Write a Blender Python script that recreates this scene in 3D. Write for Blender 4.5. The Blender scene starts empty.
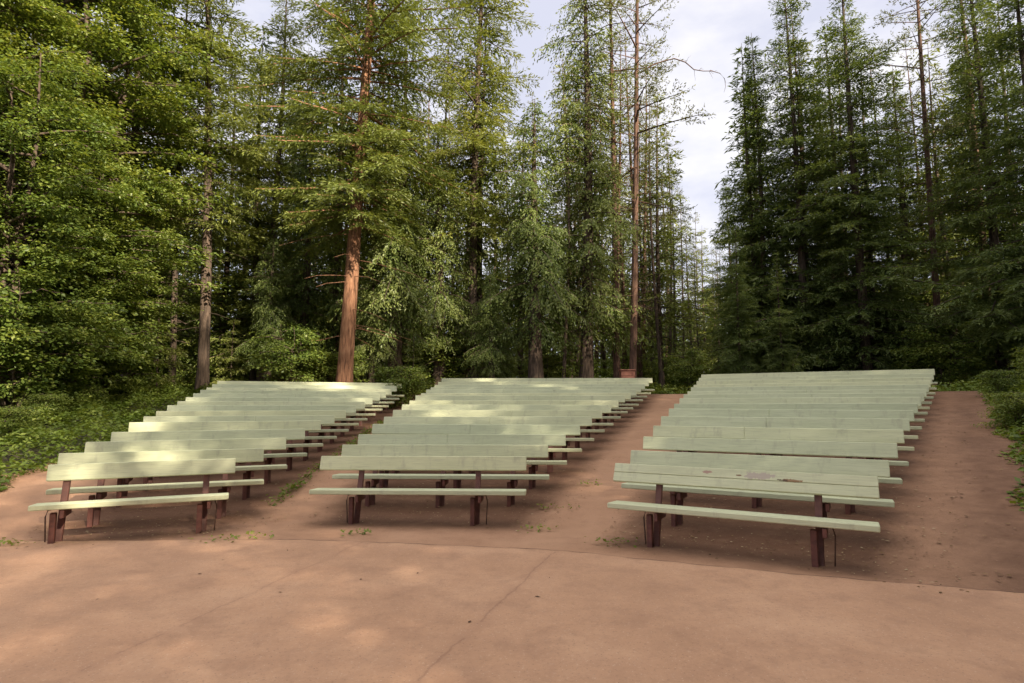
import bpy, math, random
import numpy as np
from mathutils import Vector, Matrix

random.seed(7)
scene = bpy.context.scene
COL = scene.collection
rad = math.radians

# ------------------------------------------------------------------ helpers
def new_mesh(name, verts, faces, mats, face_mat=None, attr=None, smooth=False):
    """verts (n,3) array, faces list of tuples or an (m,k) array"""
    me = bpy.data.meshes.new(name)
    v = np.asarray(verts, dtype=np.float32).reshape(-1, 3)
    if isinstance(faces, np.ndarray):
        m, k = faces.shape
        me.vertices.add(len(v)); me.vertices.foreach_set('co', v.ravel())
        me.loops.add(m * k); me.loops.foreach_set('vertex_index', faces.astype(np.int32).ravel())
        me.polygons.add(m)
        me.polygons.foreach_set('loop_start', np.arange(0, m * k, k, dtype=np.int32))
        me.update(calc_edges=True)
    else:
        me.from_pydata(v.tolist(), [], faces)
        me.update()
    for mt in mats: me.materials.append(mt)
    if face_mat is not None: me.polygons.foreach_set('material_index', np.asarray(face_mat, dtype=np.int32))
    if attr:
        for an, av in attr.items():
            a = me.attributes.new(an, 'FLOAT', 'POINT'); a.data.foreach_set('value', np.asarray(av, dtype=np.float32))
    me.polygons.foreach_set('use_smooth', np.full(len(me.polygons), smooth))
    me.validate()
    return me

def link(name, me, parent=None, loc=(0, 0, 0), rot=(0, 0, 0), scale=(1, 1, 1)):
    o = bpy.data.objects.new(name, me); COL.objects.link(o)
    o.location = loc; o.rotation_euler = rot; o.scale = scale
    if parent is not None: o.parent = parent
    return o

def tag(o, label=None, cat=None, group=None, kind=None):
    if label: o['label'] = label
    if cat: o['category'] = cat
    if group: o['group'] = group
    if kind: o['kind'] = kind
    return o

class MB:
    """collects boxes and tubes into one mesh"""
    def __init__(s): s.v = []; s.f = []
    def hull8(s, pts, bev=0.0):
        n = len(s.v); s.v += [tuple(p) for p in pts]
        for q in ((0,3,2,1),(4,5,6,7),(0,1,5,4),(1,2,6,5),(2,3,7,6),(3,0,4,7)):
            s.f.append(tuple(n + i for i in q))
    def board(s, c, ax, ay, az, size, bev=.006):
        """bevelled box: centre c, axes ax ay az (unit), size (x,y,z); chamfer on the long edges and ends"""
        c, ax, ay, az = map(Vector, (c, ax, ay, az)); hx, hy, hz = [q/2 for q in size]
        b = bev
        ring = [(hy-b,-hz),(hy,-hz+b),(hy,hz-b),(hy-b,hz),(-hy+b,hz),(-hy,hz-b),(-hy,-hz+b),(-hy+b,-hz)]
        n = len(s.v)
        for x, k in ((-hx, .8), (-hx + b, 1), (hx - b, 1), (hx, .8)):
            for (y, z) in ring:
                yy = y if k == 1 else math.copysign(max(abs(y)-b*.7, 0), y)
                zz = z if k == 1 else math.copysign(max(abs(z)-b*.7, 0), z)
                s.v.append(tuple(c + ax*x + ay*yy + az*zz))
        for r in range(3):
            for i in range(8):
                j = (i+1) % 8
                s.f.append((n+r*8+i, n+r*8+j, n+(r+1)*8+j, n+(r+1)*8+i))
        s.f.append(tuple(n+i for i in reversed(range(8)))); s.f.append(tuple(n+24+i for i in range(8)))
    def tube(s, pts, rr, k=8, cap=True):
        n0 = len(s.v); pts = [Vector(p) for p in pts]
        for i, p in enumerate(pts):
            d = (pts[min(i+1, len(pts)-1)] - pts[max(i-1, 0)]).normalized()
            a = d.orthogonal().normalized() if abs(d.z) < .9 else Vector((1,0,0)).cross(d).normalized()
            b = d.cross(a)
            r = rr[i] if hasattr(rr, '__len__') else rr
            for j in range(k):
                t = 2*math.pi*j/k
                s.v.append(tuple(p + a*math.cos(t)*r + b*math.sin(t)*r))
        for i in range(len(pts)-1):
            for j in range(k):
                s.f.append((n0+i*k+j, n0+i*k+(j+1)%k, n0+(i+1)*k+(j+1)%k, n0+(i+1)*k+j))
        if cap:
            s.f.append(tuple(n0+j for j in reversed(range(k)))); s.f.append(tuple(n0+(len(pts)-1)*k+j for j in range(k)))
    def mesh(s, name, mats, smooth=False):
        return new_mesh(name, s.v, s.f, mats, smooth=smooth)

# ------------------------------------------------------------------ materials
def mat(name):
    m = bpy.data.materials.new(name); m.use_nodes = True
    nt = m.node_tree; b = nt.nodes['Principled BSDF']
    return m, nt, b
def N(nt, t, **kw):
    n = nt.nodes.new(t)
    for k, v in kw.items():
        if k in ('op',): n.operation = v
        else: setattr(n, k, v)
    return n
def noise(nt, vec, scale, detail=4, rough=.6):
    n = N(nt, 'ShaderNodeTexNoise'); n.inputs['Scale'].default_value = scale
    n.inputs['Detail'].default_value = detail; n.inputs['Roughness'].default_value = rough
    nt.links.new(vec, n.inputs['Vector']); return n.outputs['Fac']
def ramp(nt, fac, stops):
    r = N(nt, 'ShaderNodeValToRGB'); e = r.color_ramp.elements
    while len(e) < len(stops): e.new(.5)
    for i, (p, c) in enumerate(stops):
        e[i].position = p; e[i].color = tuple(c) + (1,) if len(c) == 3 else c
    nt.links.new(fac, r.inputs['Fac']); return r.outputs['Color']
def mix(nt, fac, a, b, mode='MIX'):
    m = N(nt, 'ShaderNodeMix'); m.data_type = 'RGBA'; m.blend_type = mode
    for s, v in ((m.inputs['Factor'], fac), (m.inputs[6], a), (m.inputs[7], b)):
        if hasattr(v, 'links'): nt.links.new(v, s)
        elif isinstance(v, (int, float)): s.default_value = v
        else: s.default_value = tuple(v) + (1,)
    return m.outputs[2]
def math_(nt, op, a, b=None, c=None, clamp=False):
    m = N(nt, 'ShaderNodeMath'); m.operation = op; m.use_clamp = clamp
    for i, v in enumerate((a, b, c)):
        if v is None: continue
        if hasattr(v, 'links'): nt.links.new(v, m.inputs[i])
        else: m.inputs[i].default_value = v
    return m.outputs[0]
def bump(nt, b, h, strength, dist=.02):
    n = N(nt, 'ShaderNodeBump'); n.inputs['Strength'].default_value = strength; n.inputs['Distance'].default_value = dist
    nt.links.new(h, n.inputs['Height']); nt.links.new(n.outputs[0], b.inputs['Normal'])
def scaled(nt, vec, s):
    m = N(nt, 'ShaderNodeMapping'); m.inputs['Scale'].default_value = s
    nt.links.new(vec, m.inputs['Vector']); return m.outputs[0]

def paint_mat(name, damaged=False):
    m, nt, b = mat(name)
    tc = N(nt, 'ShaderNodeTexCoord').outputs['Object']
    oi = N(nt, 'ShaderNodeObjectInfo').outputs['Random']
    add = N(nt, 'ShaderNodeVectorMath'); add.operation = 'ADD'
    sc = N(nt, 'ShaderNodeVectorMath'); sc.operation = 'SCALE'; sc.inputs[0].default_value = (31, 17, 9)
    nt.links.new(oi, sc.inputs['Scale']); nt.links.new(tc, add.inputs[0]); nt.links.new(sc.outputs[0], add.inputs[1])
    v = add.outputs[0]
    base = ramp(nt, noise(nt, scaled(nt, v, (.7, 6, 6)), 1.6, 5), [(.3, (.54, .575, .375)), (.7, (.635, .665, .455))])
    grain = noise(nt, scaled(nt, v, (2.2, 60, 60)), 2.0, 4)
    base = mix(nt, math_(nt, 'MULTIPLY', math_(nt, 'SUBTRACT', .52, grain, clamp=True), 2.0), base, (.33, .35, .25))
    base = mix(nt, 1.0, base, ramp(nt, oi, [(0, (.86, .89, .90)), (.5, (1.0, 1.0, 1.0)), (1, (1.10, 1.07, 1.02))]), 'MULTIPLY')
    st = noise(nt, scaled(nt, v, (5, 2, 2)), 1.3, 6, .7)
    base = mix(nt, math_(nt, 'MULTIPLY', math_(nt, 'SUBTRACT', st, .54, clamp=True), 3.2), base, (.36, .36, .26))
    # chipped spots showing wood
    ch = noise(nt, scaled(nt, v, (3, 11, 11)), 2.1, 6, .65)
    chip = math_(nt, 'GREATER_THAN', ch, .735)
    wood = ramp(nt, grain, [(.35, (.17, .10, .06)), (.65, (.34, .24, .16))])
    base = mix(nt, chip, base, wood)
    if damaged:
        # worn patches on the near right backrest: bare wood shows through
        sep = N(nt, 'ShaderNodeSeparateXYZ'); nt.links.new(tc, sep.inputs[0])
        wob = noise(nt, tc, 22, 5, .7)
        for (cx, rx, cz, rz, col) in ((-.27, .05, .84, .016, (.40, .27, .21)), (.06, .03, .825, .009, (.22, .14, .08)), (.26, .15, .832, .034, (.46, .41, .34)),
                                      (.575, .115, .80, .016, (.30, .19, .10)), (.50, .05, .80, .009, (.08, .05, .03))):
            dx = math_(nt, 'DIVIDE', math_(nt, 'SUBTRACT', sep.outputs['X'], cx), rx)
            dz = math_(nt, 'DIVIDE', math_(nt, 'SUBTRACT', sep.outputs['Z'], cz), rz)
            d = math_(nt, 'ADD', math_(nt, 'MULTIPLY', dx, dx), math_(nt, 'MULTIPLY', dz, dz))
            d = math_(nt, 'ADD', d, math_(nt, 'MULTIPLY', math_(nt, 'SUBTRACT', wob, .5), 5.0))
            base = mix(nt, math_(nt, 'LESS_THAN', d, 1.0), base, col)
    nt.links.new(base, b.inputs['Base Color'])
    b.inputs['Roughness'].default_value = .62
    bump(nt, b, math_(nt, 'SUBTRACT', grain, math_(nt, 'MULTIPLY', chip, .6)), .35, .004)
    return m
M_PAINT = paint_mat('pale_green_paint'); M_WORN = paint_mat('pale_green_paint_worn', True)

def simple(name, c0, c1, scale=8, rough=.7, bs=.3, stretch=(1,1,1), bd=.01):
    m, nt, b = mat(name)
    tc = N(nt, 'ShaderNodeTexCoord').outputs['Object']
    f = noise(nt, scaled(nt, tc, stretch), scale, 6)
    nt.links.new(ramp(nt, f, [(.35, c0), (.65, c1)]), b.inputs['Base Color'])
    b.inputs['Roughness'].default_value = rough
    bump(nt, b, f, bs, bd); return m
M_POST = simple('red_brown_post_paint', (.080, .029, .024), (.160, .058, .044), 9, .6, .3)
M_IRON = simple('rusty_iron', (.05, .028, .02), (.12, .06, .04), 30, .6, .3)

def bark(name, c0, c1, c2):
    m, nt, b = mat(name)
    tc = N(nt, 'ShaderNodeTexCoord').outputs['Object']
    f = noise(nt, scaled(nt, tc, (9, 9, 1.3)), 1.4, 7, .68)
    g = noise(nt, tc, .5, 3)
    c = ramp(nt, f, [(.36, c0), (.52, c1), (.68, c2)])
    c = mix(nt, math_(nt, 'MULTIPLY', g, .5), c, c0)
    nt.links.new(c, b.inputs['Base Color']); b.inputs['Roughness'].default_value = .9
    bump(nt, b, f, .9, .06); return m
B_ORANGE = bark('orange_bark', (.10, .045, .025), (.33, .16, .09), (.48, .27, .16))
B_GREY = bark('grey_brown_bark', (.035, .024, .018), (.125, .085, .062), (.23, .165, .125))
B_DARK = bark('dark_bark', (.03, .02, .015), (.10, .07, .05), (.17, .125, .09))
B_RED = bark('reddish_bark', (.045, .024, .017), (.15, .08, .055), (.25, .145, .095))

def leafmat(name, dark, mid, light, trans=.3, nscale=.5):
    m, nt, b = mat(name)
    nt.nodes.remove(b)
    out = nt.nodes['Material Output']
    at = N(nt, 'ShaderNodeAttribute'); at.attribute_name = 'leaf'
    tc = N(nt, 'ShaderNodeTexCoord').outputs['Object']
    oi = N(nt, 'ShaderNodeObjectInfo').outputs['Random']
    f = noise(nt, tc, nscale, 3)
    f = math_(nt, 'ADD', math_(nt, 'MULTIPLY', at.outputs['Fac'], .55), math_(nt, 'MULTIPLY', f, .45))
    f = math_(nt, 'ADD', f, math_(nt, 'MULTIPLY', math_(nt, 'SUBTRACT', oi, .5), .16))
    c = ramp(nt, f, [(.22, dark), (.5, mid), (.80, light)])
    d = N(nt, 'ShaderNodeBsdfDiffuse'); t = N(nt, 'ShaderNodeBsdfTranslucent')
    g = N(nt, 'ShaderNodeBsdfGlossy'); g.inputs['Roughness'].default_value = .45
    g.inputs['Color'].default_value = (.5, .5, .5, 1)
    nt.links.new(c, d.inputs['Color'])
    c2 = mix(nt, 1.0, c, (1.25, 1.15, .55), 'MULTIPLY'); nt.links.new(c2, t.inputs['Color'])
    m1 = N(nt, 'ShaderNodeMixShader'); m1.inputs[0].default_value = trans
    nt.links.new(d.outputs[0], m1.inputs[1]); nt.links.new(t.outputs[0], m1.inputs[2])
    m2 = N(nt, 'ShaderNodeMixShader'); m2.inputs[0].default_value = .05
    nt.links.new(m1.outputs[0], m2.inputs[1]); nt.links.new(g.outputs[0], m2.inputs[2])
    nt.links.new(m2.outputs[0], out.inputs['Surface'])
    return m
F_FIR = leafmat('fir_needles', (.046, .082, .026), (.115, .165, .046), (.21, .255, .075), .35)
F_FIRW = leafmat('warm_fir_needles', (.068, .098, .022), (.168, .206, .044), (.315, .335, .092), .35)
F_CEDAR = leafmat('cedar_sprays', (.055, .095, .022), (.135, .185, .045), (.245, .275, .080), .35)
F_PINE = leafmat('pine_needles', (.065, .080, .028), (.140, .155, .050), (.225, .225, .085), .35)
F_LEAF = leafmat('broad_leaves', (.060, .105, .022), (.155, .215, .042), (.33, .36, .085), .4)
F_COVER = leafmat('ground_leaves', (.075, .130, .022), (.175, .240, .042), (.34, .37, .09), .35, 1.1)

# ------------------------------------------------------------------ terrain
CX, CY = -1.965, 0.218                      # centre of the fan of benches
R0A = [(-180, 8.0), (-60, 7.9), (-24.1, 7.87), (3.5, 8.25), (29.6, 7.86), (60, 7.8), (180, 8.0)]
GT = [(-50, 0), (.3, .0), (.7, .045), (4, .46), (8, .93), (11, 1.245), (13, 1.49), (14.5, 1.74), (16.5, 1.96), (18, 2.05), (20, 2.08), (40, 2.0), (100, 1.7), (400, 0)]
def g_of_t(t): return float(np.interp(t, [a for a, _ in GT], [b for _, b in GT]))
def tcoord(x, y):
    dx, dy = x - CX, y - CY
    a = np.degrees(np.arctan2(dx, dy)); r = np.hypot(dx, dy)
    return r - np.interp(a, [q[0] for q in R0A], [q[1] for q in R0A])
def ground_z(x, y):
    return np.interp(tcoord(x, y), [a for a, _ in GT], [b for _, b in GT])

def polar_sheet(name, angs, rs, zoff, mats, keep=None):
    """sheet over the polar grid about the fan centre"""
    A, R = np.meshgrid(np.radians(angs), rs, indexing='ij')
    X = CX + np.sin(A)*R; Y = CY + np.cos(A)*R; Z = ground_z(X, Y) + zoff
    na, nr = A.shape
    idx = np.arange(na*nr).reshape(na, nr)
    f = np.stack([idx[:-1,:-1], idx[:-1,1:], idx[1:,1:], idx[1:,:-1]], -1).reshape(-1, 4)[:, ::-1]
    v = np.stack([X, Y, Z], -1).reshape(-1, 3)
    if keep is not None:
        cen = v[f].mean(1); f = f[keep(cen[:,0], cen[:,1])]
    me = new_mesh(name, v, f, mats, smooth=True)
    return me
rs = np.concatenate([[0.01], np.arange(1, 8, .5), np.arange(8, 32, .25), np.arange(32, 100, 4), [120, 160, 220, 300, 420, 700]])

def line_mask(nt, sep, x0, y0, x1, y1, w, wob):
    """1 near the straight line through two ground points"""
    L = math.hypot(x1-x0, y1-y0); nx, ny = -(y1-y0)/L, (x1-x0)/L
    d = math_(nt, 'ADD', math_(nt, 'MULTIPLY', sep.outputs['X'], nx), math_(nt, 'MULTIPLY', sep.outputs['Y'], ny))
    d = math_(nt, 'ADD', math_(nt, 'SUBTRACT', d, nx*x0+ny*y0), wob)
    return math_(nt, 'SUBTRACT', 1.0, math_(nt, 'DIVIDE', math_(nt, 'ABSOLUTE', d), w), clamp=True)

# forest floor
m, nt, b = mat('forest_floor')
tc = N(nt, 'ShaderNodeTexCoord').outputs['Object']
c = ramp(nt, noise(nt, tc, 1.5, 8, .7), [(.35, (.035, .028, .018)), (.5, (.07, .055, .032)), (.65, (.06, .08, .03))])
nt.links.new(c, b.inputs['Base Color']); b.inputs['Roughness'].default_value = 1
bump(nt, b, noise(nt, tc, 6, 8), .8, .1); M_FLOOR = m
tag(link('ground', polar_sheet('ground', np.arange(-180, 180.1, 2), rs, -.03, [M_FLOOR])), kind='structure')

# packed red earth, darkened under the benches for soft shade as well as dirt
m, nt, b = mat('packed_red_earth')
tc = N(nt, 'ShaderNodeTexCoord').outputs['Object']
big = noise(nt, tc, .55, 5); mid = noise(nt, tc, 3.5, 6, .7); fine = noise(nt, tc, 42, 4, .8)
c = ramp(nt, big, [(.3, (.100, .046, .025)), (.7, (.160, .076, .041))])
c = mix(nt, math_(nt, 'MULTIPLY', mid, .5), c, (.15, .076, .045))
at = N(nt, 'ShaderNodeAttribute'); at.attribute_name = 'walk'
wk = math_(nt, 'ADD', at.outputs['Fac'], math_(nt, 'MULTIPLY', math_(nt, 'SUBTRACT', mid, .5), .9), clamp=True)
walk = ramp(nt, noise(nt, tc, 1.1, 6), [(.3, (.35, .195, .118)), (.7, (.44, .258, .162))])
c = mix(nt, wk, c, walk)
c = mix(nt, math_(nt, 'MULTIPLY', math_(nt, 'GREATER_THAN', fine, .66), .5), c, (.52, .38, .28))
c = mix(nt, math_(nt, 'MULTIPLY', math_(nt, 'LESS_THAN', fine, .36), .6), c, (.10, .055, .035))
nt.links.new(c, b.inputs['Base Color']); b.inputs['Roughness'].default_value = .95
bump(nt, b, math_(nt, 'ADD', mid, math_(nt, 'MULTIPLY', fine, .4)), .5, .03); M_EARTH = m

def at(px, D):
    """ground point that lies D metres ahead, px the picture column it was measured in"""
    x = (px - 512) / 594.75 * D
    return x, D

SEC = {  # angle, first row distance, spacing, left edge, growth, right edge, growth
    'left':   (-.4214, 7.866, .854, -.515, .102, 1.637, .365),
    'middle': (.0613, 8.246, 1.02, -1.225, -.064, 1.665, .299),
    'right':  (.5172, 7.859, 1.058, -.745, -.149, 2.002, .145)}
A_ = np.arange(-52, 58.1, .5)
r_e = np.concatenate([[5.6, 6.0, 6.5, 7, 7.4, 7.7], np.arange(8, 26.6, .25)])
# boundary of the seating ground: left edge and right edge polylines (world)
LE = [(-9.5, 4.0), (-7.7, 8.6), (-7.8, 9.7), (-7.95, 10.7), (-8.1, 12.1), (-8.9, 15.4), (-10.0, 18.7), (-11.0, 24)]
REd = [(5.7, 2.0), (5.8, 6.9), (6.2, 7.4), (7.65, 9.2), (9.3, 11.4), (12.2, 15.2), (14.0, 17.6), (17, 22), (20, 26)]
def inside(x, y):
    xl = np.interp(y, [p[1] for p in LE], [p[0] for p in LE])
    xr = np.interp(y, [p[1] for p in REd], [p[0] for p in REd])
    w = .22*np.sin(x*2.3+y*1.7) + .15*np.sin(y*4.1-x)
    return (x > xl + w - .3) & (x < xr + w + .35)
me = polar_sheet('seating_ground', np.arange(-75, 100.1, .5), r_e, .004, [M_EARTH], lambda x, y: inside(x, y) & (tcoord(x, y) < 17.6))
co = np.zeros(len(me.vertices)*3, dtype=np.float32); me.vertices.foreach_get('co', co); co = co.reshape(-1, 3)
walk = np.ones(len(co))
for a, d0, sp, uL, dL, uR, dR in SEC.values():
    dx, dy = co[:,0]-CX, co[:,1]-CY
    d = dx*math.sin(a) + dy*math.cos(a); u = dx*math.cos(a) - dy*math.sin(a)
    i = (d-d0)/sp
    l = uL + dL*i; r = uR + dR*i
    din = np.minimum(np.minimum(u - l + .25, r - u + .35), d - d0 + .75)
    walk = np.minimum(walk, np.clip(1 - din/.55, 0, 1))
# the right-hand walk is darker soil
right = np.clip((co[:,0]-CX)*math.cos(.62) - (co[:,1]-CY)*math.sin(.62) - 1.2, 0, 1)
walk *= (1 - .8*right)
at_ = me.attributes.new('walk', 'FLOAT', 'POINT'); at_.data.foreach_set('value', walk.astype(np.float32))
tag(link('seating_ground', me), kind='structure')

# stage floor in front: smoother pinkish slab with a jagged joint against the earth
EDGE = [(-16, 7.6), (-8.4, 7.05), (-5.0, 7.15), (-2.45, 7.22), (-1.1, 7.0), (.52, 6.70), (1.37, 6.32), (2.75, 5.75), (4.55, 5.15), (9, 3.9)]
def edge_y(x):
    return np.interp(x, [p[0] for p in EDGE], [p[1] for p in EDGE]) + .012*np.sin(x*9) + .008*np.sin(x*23+1)
m, nt, b = mat('pink_stage_paving')
tc = N(nt, 'ShaderNodeTexCoord').outputs['Object']
sep = N(nt, 'ShaderNodeSeparateXYZ'); nt.links.new(tc, sep.inputs[0])
big = noise(nt, tc, .7, 5, .6); mid = noise(nt, tc, 5, 6, .7); fine = noise(nt, tc, 38, 6, .85)
c = ramp(nt, big, [(.3, (.41, .235, .142)), (.5, (.485, .283, .174)), (.7, (.565, .345, .218))])
c = mix(nt, math_(nt, 'MULTIPLY', math_(nt, 'SUBTRACT', mid, .35, clamp=True), .9), c, (.33, .19, .13))
c = mix(nt, math_(nt, 'MULTIPLY', math_(nt, 'GREATER_THAN', fine, .60), .45), c, (.60, .43, .32))
c = mix(nt, math_(nt, 'MULTIPLY', math_(nt, 'LESS_THAN', fine, .41), .5), c, (.25, .14, .095))
wob = math_(nt, 'MULTIPLY', math_(nt, 'SUBTRACT', noise(nt, tc, 1.3, 6, .7), .5), .22)
gr = math_(nt, 'GREATER_THAN', noise(nt, tc, 2.6, 3), .47)
for (x0, y0, x1, y1, w, k) in ((.48, 6.65, -.62, 3.4, .016, .40), (-2.1, 5.6, -2.7, 3.2, .012, .32)):
    ln = math_(nt, 'MULTIPLY', line_mask(nt, sep, x0, y0, x1, y1, w, wob), gr)
    c = mix(nt, math_(nt, 'MULTIPLY', ln, k), c, (.17, .085, .055))
    ln = line_mask(nt, sep, x0, y0, x1, y1, w*6, wob)
    c = mix(nt, math_(nt, 'MULTIPLY', ln, .18), c, (.25, .13, .09))
vo = N(nt, 'ShaderNodeTexVoronoi'); vo.inputs['Scale'].default_value = 34; nt.links.new(tc, vo.inputs['Vector'])
c = mix(nt, math_(nt, 'MULTIPLY', math_(nt, 'LESS_THAN', vo.outputs['Distance'], .16), .55), c, ramp(nt, vo.outputs['Color'], [(.3, (.16, .09, .06)), (.7, (.62, .47, .36))]))
stn = noise(nt, tc, 1.9, 8, .75)
c = mix(nt, math_(nt, 'MULTIPLY', math_(nt, 'SUBTRACT', stn, .50, clamp=True), 2.6), c, (.27, .150, .098))
nt.links.new(c, b.inputs['Base Color']); b.inputs['Roughness'].default_value = .9
bump(nt, b, math_(nt, 'ADD', math_(nt, 'MULTIPLY', mid, .5), math_(nt, 'MULTIPLY', fine, .5)), .35, .015); M_SLAB = m
xs = np.arange(-16, 9.01, .1); sv = []; 
for x in xs:
    e = edge_y(x)
    sv += [(x, e, -.02), (x, e, .014), (x, e-.012, .018), (x, -6, .018)]
sf = []
for i in range(len(xs)-1):
    for j in range(3):
        a = i*4+j; sf.append((a, a+1, a+5, a+4))
me = new_mesh('stage_floor', sv, sf, [M_SLAB]); 
tag(link('stage_floor', me), kind='structure')
jx = np.arange(-3.6, 8.9, .05); jv = []
for k, x in enumerate(jx):
    wv = -.002 + .009*(.5+.5*math.sin(x*3.1+1)*math.sin(x*7.7)) ; e = float(edge_y(x))
    zz = max(float(ground_z(x, e + .02)) + .012, .0215)
    jv += [(x, e - .016 - wv, zz), (x, e - .010 + wv*.4, zz)]
M_JOINT = simple('dirt_filled_joint', (.10, .055, .038), (.22, .13, .09), 14, .95, .3)
tag(link('paving_joint', new_mesh('paving_joint', jv, [(2*k, 2*k+2, 2*k+3, 2*k+1) for k in range(len(jx)-1)], [M_JOINT])), kind='structure')
# dark gap of earth along the joint is the seating ground showing in front of the bench rows

# ------------------------------------------------------------------ benches
ORD = ['first', 'second', 'third', 'fourth', 'fifth', 'sixth', 'seventh', 'eighth', 'ninth', 'tenth', 'eleventh', 'twelfth', 'thirteenth', 'fourteenth', 'fifteenth']
def frame_of(sec, i):
    a, d0, sp, uL, dL, uR, dR = SEC[sec]
    d = d0 + sp*i; l = uL + dL*i; r = uR + dR*i
    if sec == 'left':
        l += {0: .12, 1: -.08, 2: -.07}.get(i, 0); 
    return a, d, l, r
def bench(sec, i):
    a, d, l, r = frame_of(sec, i)
    rnd = random.Random(i*13 + {'left': 1, 'middle': 2, 'right': 3}[sec])
    L = r - l; uc = (l + r)/2
    d += rnd.uniform(-.03, .03)*(i > 0)
    x = CX + math.sin(a)*d + math.cos(a)*uc; y = CY + math.cos(a)*d - math.sin(a)*uc
    z = g_of_t(d - SEC[sec][1]) + (.09*max(0, i-9)/5 if sec == 'left' else 0) + rnd.uniform(-.012, .012)*(i > 0)
    root = bpy.data.objects.new('bench', None); COL.objects.link(root)
    root.location = (x, y, z); root.rotation_euler = (rnd.uniform(-.004, .004), rnd.uniform(-.003, .003), -a + rnd.uniform(-.010, .010))
    worn = (sec == 'right' and i == 0)
    # local frame: x along the bench, y backwards, z up; back board top at (y=0.0, z=.88)
    lean = rad(24) if worn else rad(15 + rnd.uniform(-2, 2))
    ax = Vector((1, 0, 0)); az = Vector((0, math.sin(lean), math.cos(lean))); ay = Vector((0, math.cos(lean), -math.sin(lean)))
    top = Vector((0, 0, .88 + rnd.uniform(-.012, .012)*(i > 0))); bh = .225 if worn else .195
    # ---- backrest: one or more boards end to end (butt joints), two courses on the worn one
    nb = 1 if L < 3.4 else (2 if L < 6.2 else 3)
    back = MB(); seat = MB()
    cuts = [-L/2 + L*k/nb + (rnd.uniform(-.4, .4) if 0 < k < nb else 0) for k in range(nb+1)]
    for k in range(nb):
        x0, x1 = cuts[k] + (.0008 if k else 0), cuts[k+1] - (.0008 if k < nb-1 else 0)
        j = rnd.uniform(-.004, .004)
        if worn:
            for q in (0, 1):
                h2 = bh/2 - .003
                xe = x1 if q == 0 else x1
                c = top - az*(h2/2 + q*(bh/2)) + Vector((( x0+xe)/2, 0, 0))
                back.board(c, ax, ay, az, (xe-x0, .042, h2), .006)
        else:
            c = top - az*(bh/2) + Vector(((x0+x1)/2, 0, j))
            back.board(c, ax, ay, az, (x1-x0, .042, bh), .007)
    link('backrest', back.mesh('backrest', [M_WORN if worn else M_PAINT]), root)
    # ---- seat: two planks side by side with a thin gap
    sl = L + (.02 if i else .0); so_ = 0.0
    if i == 0 and sec == 'left': sl = L + .0; so_ = -.06
    if i == 0 and sec == 'right': sl = L - .06; so_ = .01
    tilt = rad(3)
    sy = Vector((0, math.cos(tilt), -math.sin(tilt))); sz = Vector((0, math.sin(tilt), math.cos(tilt)))
    sc = Vector((.0, -.265, .432))
    th = .062
    for k in range(nb):
        x0, x1 = -sl/2 + sl*k/nb + (.0008 if k else 0), -sl/2 + sl*(k+1)/nb - (.0008 if k < nb-1 else 0)
        for q, w in ((-1, .155), (1, .155)):
            seat.board(sc + Vector(((x0+x1)/2 + so_, 0, 0)) + sy*(q*.079), ax, sy, sz, (x1-x0, w, th), .008)
    link('seat', seat.mesh('seat', [M_PAINT]), root)
    # ---- supports
    n = 2 if L < 3.1 else (3 if L < 4.7 else (4 if L < 6.5 else 5))
    if n == 2:
        xsup = {'left': (-.82, .68) if i == 0 else (-L*.3, L*.3), 'middle': (-.86, .78), 'right': (-.83, .83)}[sec]
    else:
        m0 = .55; xsup = [-L/2 + m0 + (L-2*m0)*k/(n-1) for k in range(n)]
    bt = top - az*.05 + ay*(.021 + .024)           # post runs up the rear face of the back board
    foot = Vector((0, bt.y - (bt.z + .24)*math.tan(rad(16)), -.24))
    for k, xp in enumerate(xsup):
        w = .072; o = Vector((xp, 0, 0))
        pm = MB()
        axis = (bt - foot).normalized(); pn = Vector((0, axis.z, -axis.y))
        # top end cut square
        pm.board(o + (bt+foot)/2, Vector(axis), pn, Vector((1, 0, 0)), ((bt-foot).length, .046, w), .006)
        link('post', pm.mesh('post', [M_POST]), root)
        lg = MB()
        lg.board(o + Vector((-.045, -.295, .12)), Vector((0, 0, 1)), Vector((0, 1, 0)), Vector((1, 0, 0)), (.48, .065, w*.85), .006)
        link('leg', lg.mesh('leg', [M_POST]), root)
        ar = MB()
        ar.board(o + Vector((w*.5+.022, -.235, .352)), Vector((0, 1, 0)), Vector((0, 0, 1)), Vector((1, 0, 0)), (.36, .088, .04), .005)
        link('seat_bearer', ar.mesh('seat_bearer', [M_POST]), root)
        if i < 1:
            br = MB(); s_ = -1 if k == 0 else 1
            xo = s_*(w*.5+.012)
            br.tube([o+Vector((xo, -.20, .392)), o+Vector((xo+s_*.075, -.20, .375)), o+Vector((xo+s_*.095, -.20, .30)), o+Vector((xo+s_*.085, -.20, .12)), o+Vector((xo+s_*.075, -.2, -.06))], .008, 6)
            link('iron_brace', br.mesh('iron_brace', [M_IRON], True), root)
    extra = {('right', 0): 'its two-plank backrest worn down to bare wood', ('left', 0): 'short, with weathered paint and rust-red posts', ('middle', 0): 'with clear green paint and a gap under its backrest'}.get((sec, i))
    if i == 0: lab = 'front bench of the %s block, %s' % (sec, extra)
    elif i == 14: lab = 'pale green plank bench in the rearmost row of the %s block, last before the trees' % sec
    else: lab = 'pale green plank bench in the %s row from the front of the %s block' % (ORD[i], sec)
    tag(root, lab, 'bench', 'plank benches in the fan of rows')
    return root
for sec in ('left', 'middle', 'right'):
    for i in range(15): bench(sec, i)

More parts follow.
